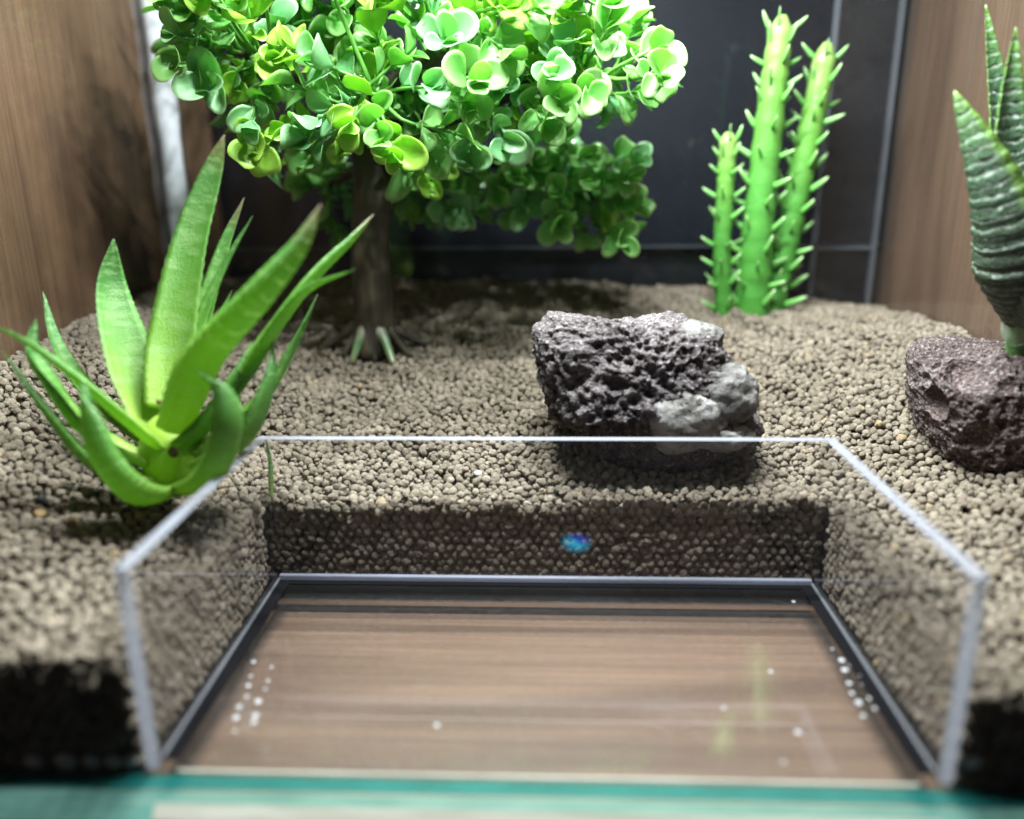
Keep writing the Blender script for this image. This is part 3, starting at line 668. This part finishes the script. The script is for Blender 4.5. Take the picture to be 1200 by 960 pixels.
# ------------------------------------------------------------------ spiny upright plant at the back
YC = 206
CB = aty(885, 362, YC); hb = h1(CB[0], YC)
cac = thing('spiny_plant', 'tall bright green plastic plant of three spiny upright stems against the dark back', 'plant', (CB[0], YC, hb))
Vs, Fs, ts = tube([(0, 0, 0), (0, 0, 2.6), (.35, 0, 5.5), (.9, 0, 8.3), (1.5, 0, 10.5)], [1.45, 1.4, 1.25, .9, .3], 8)
Vs[:, 1] *= .45; Vs[:, 2] *= 1.05
spine_me = mesh('spine', Vs, Fs, M['prong'], attrs={'t': ts})
rc = random.Random(5)
for (pp, w0, w1, whorls, ph0, y_) in (([(880, 372), (888, 270), (903, 130), (917, 18)], 42, 24, 14, 0.3, YC), ([(900, 368), (922, 280), (946, 170), (970, 50)], 34, 24, 13, .9, YC + 7), ([(848, 372), (846, 300), (850, 220), (854, 155)], 20, 19, 9, 0.1, YC - 3)):
    P3 = spline([aty(u, v, y_) for u, v in pp], 40); px_ = 2.78
    R_ = [(w0 + (w1 - w0) * i / 39) / px_ / 2 * (1 if i < 37 else (1, .75, .35)[i - 37]) * (1 + .05 * math.sin(i * 2.1)) for i in range(40)]
    Vt, Ft, tt = tube(P3, R_, 14, jitter=.04, seed=w0)
    st = mk('stem', Vt, Ft, M['prong_stem'], parent=cac, attrs={'t': tt})
    T = frame_dirs(P3)
    for kx in range(whorls):
        q = .07 + .90 * kx / (whorls - 1); i = int(q * 39); nsp = 4
        for j in range(nsp):
            th = ph0 + kx * .55 + 2 * math.pi * j / nsp + rc.uniform(-.15, .15)
            a = np.cross(T[i], (0, 1, 0)); a /= np.linalg.norm(a); b = np.cross(T[i], a); rdir = a * math.cos(th) + b * math.sin(th)
            el = rc.uniform(.2, .8) + .35 * (q > .85); z = rdir * math.cos(el) + T[i] * math.sin(el); x = T[i] * math.cos(el) - rdir * math.sin(el); yv = np.cross(z, x)
            p = P3[i] + rdir * R_[i] * .75 - ORG[cac.name]
            o = bpy.data.objects.new('spine', spine_me); col.objects.link(o); o.parent = st
            s_ = rc.uniform(.78, 1.05) * (1 - .3 * q) * (.85 if w0 < 25 else 1)
            o.matrix_local = Matrix([[x[r_] * s_, yv[r_] * s_, z[r_] * s_, p[r_] * S] for r_ in range(3)] + [[0, 0, 0, 1]])

# ------------------------------------------------------------------ the leafy tree
YT = 172
TB = aty(437, 390, YT); TB[2] = h1(TB[0], YT)
tree = thing('bonsai_tree', 'plastic bonsai tree with a dark trunk and a wide crown of glossy round leaves', 'tree', tuple(TB))
def tw(u, v, y): return aty(u, v, y)
trunk_top = tw(436, 175, YT)
tp = spline([TB + (0, 0, -3), tw(438, 355, YT), tw(434, 290, YT), tw(437, 225, YT), trunk_top, tw(445, 120, YT)], 30)
tr_ = [10.4, 9.6, 8.9, 8.4, 8.0] + [7.6 - .05 * i for i in range(25)]
Vt, Ft, tt = tube(tp, [r_ * (.9 if i > 22 else 1) for i, r_ in enumerate(tr_)], 20, jitter=.05, seed=2); trunk = mk('trunk', Vt, Ft, M['bark'], parent=tree)
for i, (du, dv, y, w_) in enumerate(((400, 392, 164, 2.2), (410, 399, 159, 2.1), (460, 400, 158, 2.1), (372, 388, 168, 2.0), (480, 392, 166, 2.0), (500, 384, 174, 1.8), (392, 368, 188, 2.2), (465, 368, 192, 2.2), (438, 398, 162, 1.8))):
    e = tw(du, dv, y); e[2] = h1(e[0], e[1]) - .4
    d = (e - TB); d[2] = 0; L_ = np.linalg.norm(d); s0 = TB + d / L_ * 5 + (0, 0, 9); m1 = TB + d * .62 + (0, 0, 4.0); m1[2] = max(m1[2], h1(m1[0], m1[1]) + 2)
    Vt, Ft, tt = tube(spline([s0, m1, e], 14), np.linspace(w_ * 1.25, w_ * .55, 14), 10, jitter=.08, seed=i); mk('root', Vt, Ft, M['root' if i in (1, 2) else 'bark'], parent=tree, attrs={'t': tt})

def inside(poly, u, v):
    c = False
    for (x1, y1), (x2, y2) in zip(poly, poly[1:] + poly[:1]):
        if (y1 > v) != (y2 > v) and u < (x2 - x1) * (v - y1) / (y2 - y1) + x1: c = not c
    return c
main_poly = [(180, 5), (205, -60), (330, -110), (520, -120), (680, -70), (745, 20), (775, 95), (755, 118), (700, 125), (600, 150), (560, 185), (515, 212), (470, 205), (415, 168), (370, 192), (310, 182), (285, 140), (235, 100), (205, 70)]
low_poly = [(470, 160), (560, 160), (640, 150), (700, 180), (745, 190), (745, 235), (720, 285), (690, 270), (620, 250), (560, 238), (500, 262), (455, 240)]
back_poly = [(360, 175), (415, 180), (410, 265), (395, 275), (355, 210)]
def pick(poly, n_, d):
    us = [p[0] for p in poly]; vs = [p[1] for p in poly]; out = []; tries = 0
    while len(out) < n_ and tries < 6000:
        tries += 1; u, v = rc.uniform(min(us), max(us)), rc.uniform(min(vs), max(vs))
        if inside(poly, u, v) and all((u - a) ** 2 + (v - b) ** 2 > d * d for a, b in out): out.append((u, v))
    return out
tips = []
for u, v in pick(main_poly, 150, 26):
    edge_u = abs(u - 470) / 300; yb = 148 + 16 * edge_u
    tips.append((u, v, yb + rc.uniform(-34, 18), 0))
for u, v in pick(main_poly, 60, 36): tips.append((u, v, 168 + rc.uniform(-12, 12), 0))
for u, v in pick(main_poly, 26, 60): v > 70 or u > 500 or tips.append((u, v, 190 + rc.uniform(0, 24), 0))
for u, v in pick(low_poly, 64, 19): tips.append((u, v, 196 + rc.uniform(-16, 16), 1))
for u, v in pick(back_poly, 8, 24): tips.append((u, v, 200 + rc.uniform(-8, 12), 1))
limbs = []
def limb(pts, r0, r1):
    P3 = spline([tw(*p) for p in pts], 18); limbs.append(P3); Vt, Ft, tt = tube(P3, np.linspace(r0, r1, 18), 9, jitter=.08, seed=len(limbs)); mk('branch', Vt, Ft, M['bark'], parent=tree)
limb([(440, 165, 172), (400, 110, 165), (330, 80, 155), (260, 50, 160)], 5, 1.8)
limb([(442, 150, 172), (470, 95, 160), (520, 60, 145), (560, 20, 150)], 5, 1.8)
limb([(440, 160, 172), (520, 138, 165), (610, 105, 155), (700, 90, 160)], 4.6, 1.6)
limb([(438, 120, 172), (420, 40, 165), (400, -40, 170)], 4.5, 1.8)
limb([(440, 185, 176), (500, 190, 190), (590, 190, 203), (680, 215, 206)], 4.2, 1.5)
limb([(436, 190, 176), (405, 205, 192), (385, 220, 202)], 3, 1.2)
limb([(438, 150, 172), (430, 130, 150), (440, 110, 132)], 3.6, 1.4)
LP = np.concatenate(limbs)
# leaf meshes: obovate, cupped, closed sheets with a short stalk
def leaf_mesh(name, wid, notch, cup, mat):
    """rounded spoon-shaped blade on a short stalk, unit length, with a little thickness"""
    rings, seg = 4, 24; V = []; t_ = []; s_ = []; F_ = []
    for side in (0, 1):
        V.append((560, 0, (.10 - .020 * side) * 1000)); t_.append(.5); s_.append(0)
        for r_ in range(1, rings + 1):
            rho = r_ / rings
            for j in range(seg):
                th = 2 * math.pi * j / seg; cx = math.cos(th); sx = math.sin(th)
                x = .56 + .44 * rho * cx * (1 if cx > 0 else 1.0); wd_ = wid * .5 * (1 + .22 * cx) * (1 if cx > -.6 else 1 - .75 * ((-cx - .6) / .4))
                if notch and cx > 0: x -= notch * rho * max(0, cx) ** 8
                y_ = wd_ * rho * sx
                z_ = .10 + cup * rho ** 2 * .22 * (sx * sx * 1.3 - .25 * cx) - .13 * (x - .56) ** 2 * 2 - .020 * side * (1 - .7 * rho)
                V.append((x * 1000, y_ * 1000, z_ * 1000)); t_.append(min(1, max(0, x))); s_.append(rho)
    k_ = 1 + rings * seg
    for side in (0, 1):
        o_ = side * k_
        for j in range(seg):
            j2 = (j + 1) % seg; f = [o_, o_ + 1 + j, o_ + 1 + j2]; F_.append(f if not side else f[::-1])
            for r_ in range(rings - 1):
                a_ = o_ + 1 + r_ * seg; f = [a_ + j, a_ + seg + j, a_ + seg + j2, a_ + j2]; F_.append(f if not side else f[::-1])
    for j in range(seg):
        j2 = (j + 1) % seg; a_ = 1 + (rings - 1) * seg; F_.append([a_ + j, k_ + a_ + j, k_ + a_ + j2, a_ + j2])
    b_ = len(V)                                            # stalk
    for x, r_ in ((0, 38), (160, 42)):
        for j in range(4): V.append((x, r_ * (1, 0, -1, 0)[j], (30 if x else 0) + r_ * (0, 1, 0, -1)[j])); t_.append(0); s_.append(.3)
    for j in range(4): F_.append([b_ + j, b_ + (j + 1) % 4, b_ + 4 + (j + 1) % 4, b_ + 4 + j])
    return mesh(name, np.array(V), F_, mat, attrs={'t': t_, 's': s_})
LM = []
for mt in ('leaf', 'leaf_yellow', 'leaf_blue'):
    LM.append([leaf_mesh('leaf', .66, 0, .5, M[mt]), leaf_mesh('leaf', .76, .13, .35, M[mt]), leaf_mesh('leaf', .58, .0, .8, M[mt])])
leaves = []; SV = []; SF = []
core_c = tw(450, 60, 168)
for (u, v, y, kind) in tips:
    tip = tw(u, v, y); q = LP[np.argmin(((LP - tip) ** 2).sum(1))]
    d = tip - q; L_ = np.linalg.norm(d); d = d / (L_ + 1e-6) + np.array([rc.uniform(-.35, .35), rc.uniform(-.5, .15), rc.uniform(-.2, .35)]); d /= np.linalg.norm(d)
    ln = rc.uniform(11, 16) if kind == 0 else rc.uniform(9, 13); b0 = tip - d * ln
    Vt, Ft, tt = tube(spline([q, (q + b0) / 2 + (0, 0, -1), b0, tip], 8), np.linspace(.9, .5, 8), 5); SF += [[a_ + len(SV) for a_ in f] for f in Ft]; SV += list(Vt)
    a = np.cross(d, (0, 0, 1)); a /= np.linalg.norm(a) + 1e-6; b = np.cross(d, a); ph = rc.uniform(0, 3.14)
    mi = rc.choices((0, 1, 2), (.60, .22 if kind == 0 else .06, .24))[0]
    for nd, fr in enumerate((.2, .62, 1.0)):
        for sd in (0, math.pi):
            if nd == 0 and rc.random() < .35: continue
            th = ph + nd * 1.57 + sd + rc.uniform(-.3, .3); rdv = a * math.cos(th) + b * math.sin(th); out = (.75, .6, .38)[nd] + rc.uniform(-.15, .15)
            x = d * (1 - out * .6) + rdv * out * 1.25; x /= np.linalg.norm(x); z = d * .8 - rdv * .3 + np.array([0, -.45, .35]); z -= x * (z @ x); z /= np.linalg.norm(z) + 1e-6; yv = np.cross(z, x)
            sz = (rc.choice((rc.uniform(8, 12.5), rc.uniform(10, 15.5))) if kind == 0 else rc.uniform(8.5, 13)) * (.85, 1.0, .9)[nd]
            p = b0 + d * ln * fr
            if p[1] > 228: continue
            leaves.append((sz * FPX / (y + 150), p, x, yv, z, sz, LM[mi][rc.randrange(3)]))
    # one leaf on the very end
    z = np.cross(d, a) ; leaves.append((9 * FPX / (y + 150), tip, d, np.cross(z, d), z, rc.uniform(6, 9), LM[mi][rc.randrange(3)]))
SPR = mk('sprig_stems', SV, SF, M['sprig'], parent=tree); SPR['kind'] = 'stuff'
vis = []
for it in leaves:
    q = CR.T @ (it[1] - CAM); uu, vv = 600 + FPX * q[0] / q[1], 480 - FPX * q[2] / q[1]
    vis.append((it[0] if (vv > -25) else 0) * (1.3 if it[1][1] < 165 else 1))
order = sorted(range(len(leaves)), key=lambda i: -vis[i])
def lmat(it): _, p, x, yv, z, sz, me_ = it; p = p - ORG[tree.name]; s_ = sz * .001; return Matrix([[x[r_] * s_, yv[r_] * s_, z[r_] * s_, p[r_] * S] for r_ in range(3)] + [[0, 0, 0, 1]])
for i in order[:300]:
    o = bpy.data.objects.new('leaf', leaves[i][6]); col.objects.link(o); o.parent = tree; o.matrix_local = lmat(leaves[i])
bm = bmesh.new(); midx = {}
rest = bpy.data.meshes.new('foliage')
for mt in ('leaf', 'leaf_yellow', 'leaf_blue'): rest.materials.append(M[mt])
VV = []; FF = []; MI = []; TT = []; SS = []
for i in order[300:]:
    me_ = leaves[i][6]; mw = np.array(lmat(leaves[i])); nv = len(me_.vertices); co = np.empty(nv * 3, np.float32); me_.vertices.foreach_get('co', co)
    co = co.reshape(-1, 3) @ mw[:3, :3].T + mw[:3, 3]; b_ = len(VV); VV += [tuple(c_) for c_ in co]
    FF += [[q + b_ for q in p.vertices] for p in me_.polygons]; MI += [[M['leaf'], M['leaf_yellow'], M['leaf_blue']].index(me_.materials[0])] * len(me_.polygons)
    for nm, L2 in (('t', TT), ('s', SS)):
        ar = np.empty(nv, np.float32); me_.attributes[nm].data.foreach_get('value', ar); L2 += list(ar)
rest.from_pydata(VV, [], FF); rest.polygons.foreach_set('material_index', MI); rest.polygons.foreach_set('use_smooth', [True] * len(FF))
for nm, L2 in (('t', TT), ('s', SS)): rest.attributes.new(nm, 'FLOAT', 'POINT').data.foreach_set('value', np.array(L2, np.float32))
o = bpy.data.objects.new('foliage', rest); col.objects.link(o); o.parent = tree; o['kind'] = 'stuff'
print('LEAVES', len(leaves), 'PELLETS', len(pts), 'LABEL')

# ------------------------------------------------------------------ small loose things
def blob(name, p, r3, mat, label, cat, seed, group=None, sub=3):
    V, F_ = ico(sub); V = np.array([np.array(p) + q * r3 * (1 + .3 * noise.noise(Vector(q) * 1.6 + Vector((seed, 0, 0)))) for q in V])
    return tag(mk(name, V, F_, M[mat], origin=p), label, cat, group)
def on_soil(u, v):
    y = 0.0
    for y in np.arange(1, 238, .5):
        q = aty(u, v, y)
        if q[2] < h1(q[0], y): return q
    return q
p = on_soil(560, 556); blob('white_chip', p + (0, 0, .3), np.array([1.2, .7, .7]), 'chip', 'tiny white chip lying on the soil behind the dish', 'chip', 3)
p = on_soil(47, 602); blob('tan_grain', p + (0, 0, .2), np.array([1.5, 1.3, 1.1]), 'tan', 'tan orange grain on the soil beside the aloe', 'grain', 5)
p = on_soil(48, 588); blob('dark_grain', p + (0, 0, .3), np.array([1.6, 1.4, 1.3]), 'dark', 'blackish grain on the soil beside the aloe', 'grain', 6)
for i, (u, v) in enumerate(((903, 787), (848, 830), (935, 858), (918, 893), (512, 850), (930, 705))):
    blob('droplet_and_glint', atz(u, v, 2.45), np.array([.8, .8, .22]) * random.uniform(.45, .95), 'drop_glint', 'small clear water droplet on the bare middle of the dish floor', 'droplet', i, 'droplets on the dish floor', 2)
def cluster(u0, v0, du, label, group, seed):  # LED reflections on the dish floor modelled as small bright beads
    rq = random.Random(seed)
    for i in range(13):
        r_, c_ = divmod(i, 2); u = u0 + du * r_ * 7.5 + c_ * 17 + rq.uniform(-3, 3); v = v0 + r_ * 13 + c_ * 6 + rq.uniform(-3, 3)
        blob('droplet_and_glint', atz(u, v, 2.5), np.array([.75, .75, .35]) * rq.uniform(.45, 1.1), 'drop_glint', label, 'droplet', i + seed, group, 2)
cluster(300, 778, -.6, 'LED glint modelled as a bead, in the cluster on the dish floor beside the seam nearer the aloe', 'painted LED glints nearer the aloe', 31)
cluster(978, 760, .75, 'LED glint modelled as a bead, in the cluster on the dish floor beside the seam nearer the reddish rock', 'painted LED glints nearer the reddish rock', 57)

# unseen blue glowing panel, added so the front glass mirrors a blue spot
d = ray(675, 648); q = aty(675, 648, -5); d = d * (1, -1, 1); q = q + d * (-6.2 - q[2]) / d[2]
dev = thing('added_blue_panel', 'blue glowing panel added out of view, mirrored as a blue spot in the front glass', 'emitter', (q[0], q[1], -6.5))
mk('added_housing', *box(q[0] - 9, q[0] + 9, q[1] - 12, q[1] + 12, -6.5, -3, .8)[:2], M['matt_black'], parent=dev)
k = NT('blue_glow')
gr = k.n('ShaderNodeTexGradient', gradient_type='SPHERICAL'); k.set(gr.inputs[0], k.mapping(k.n('ShaderNodeTexCoord').outputs['Generated'], (2, 2, 0), loc=(-1, -1, 0)))
e = k.n('ShaderNodeEmission'); k.set(e.inputs[1], k.math('MULTIPLY', k.ramp(gr.outputs[0], [(.0, (0,)*3), (.45, (.55,)*3), (.8, (1,)*3)]), 15.0))
k.set(e.inputs[0], k.ramp(k.noise(k.pos(), 110, 1), [(.40, (.0, .08, .75)), (.58, (.0, .50, .80))])); M['blue'] = k.done(e.outputs[0])
mk('added_glow_panel', *box(q[0] - 5.5, q[0] + 5.5, q[1] - 8, q[1] + 8, -2.9, -2.6)[:2], M['blue'], parent=dev, smooth=False)
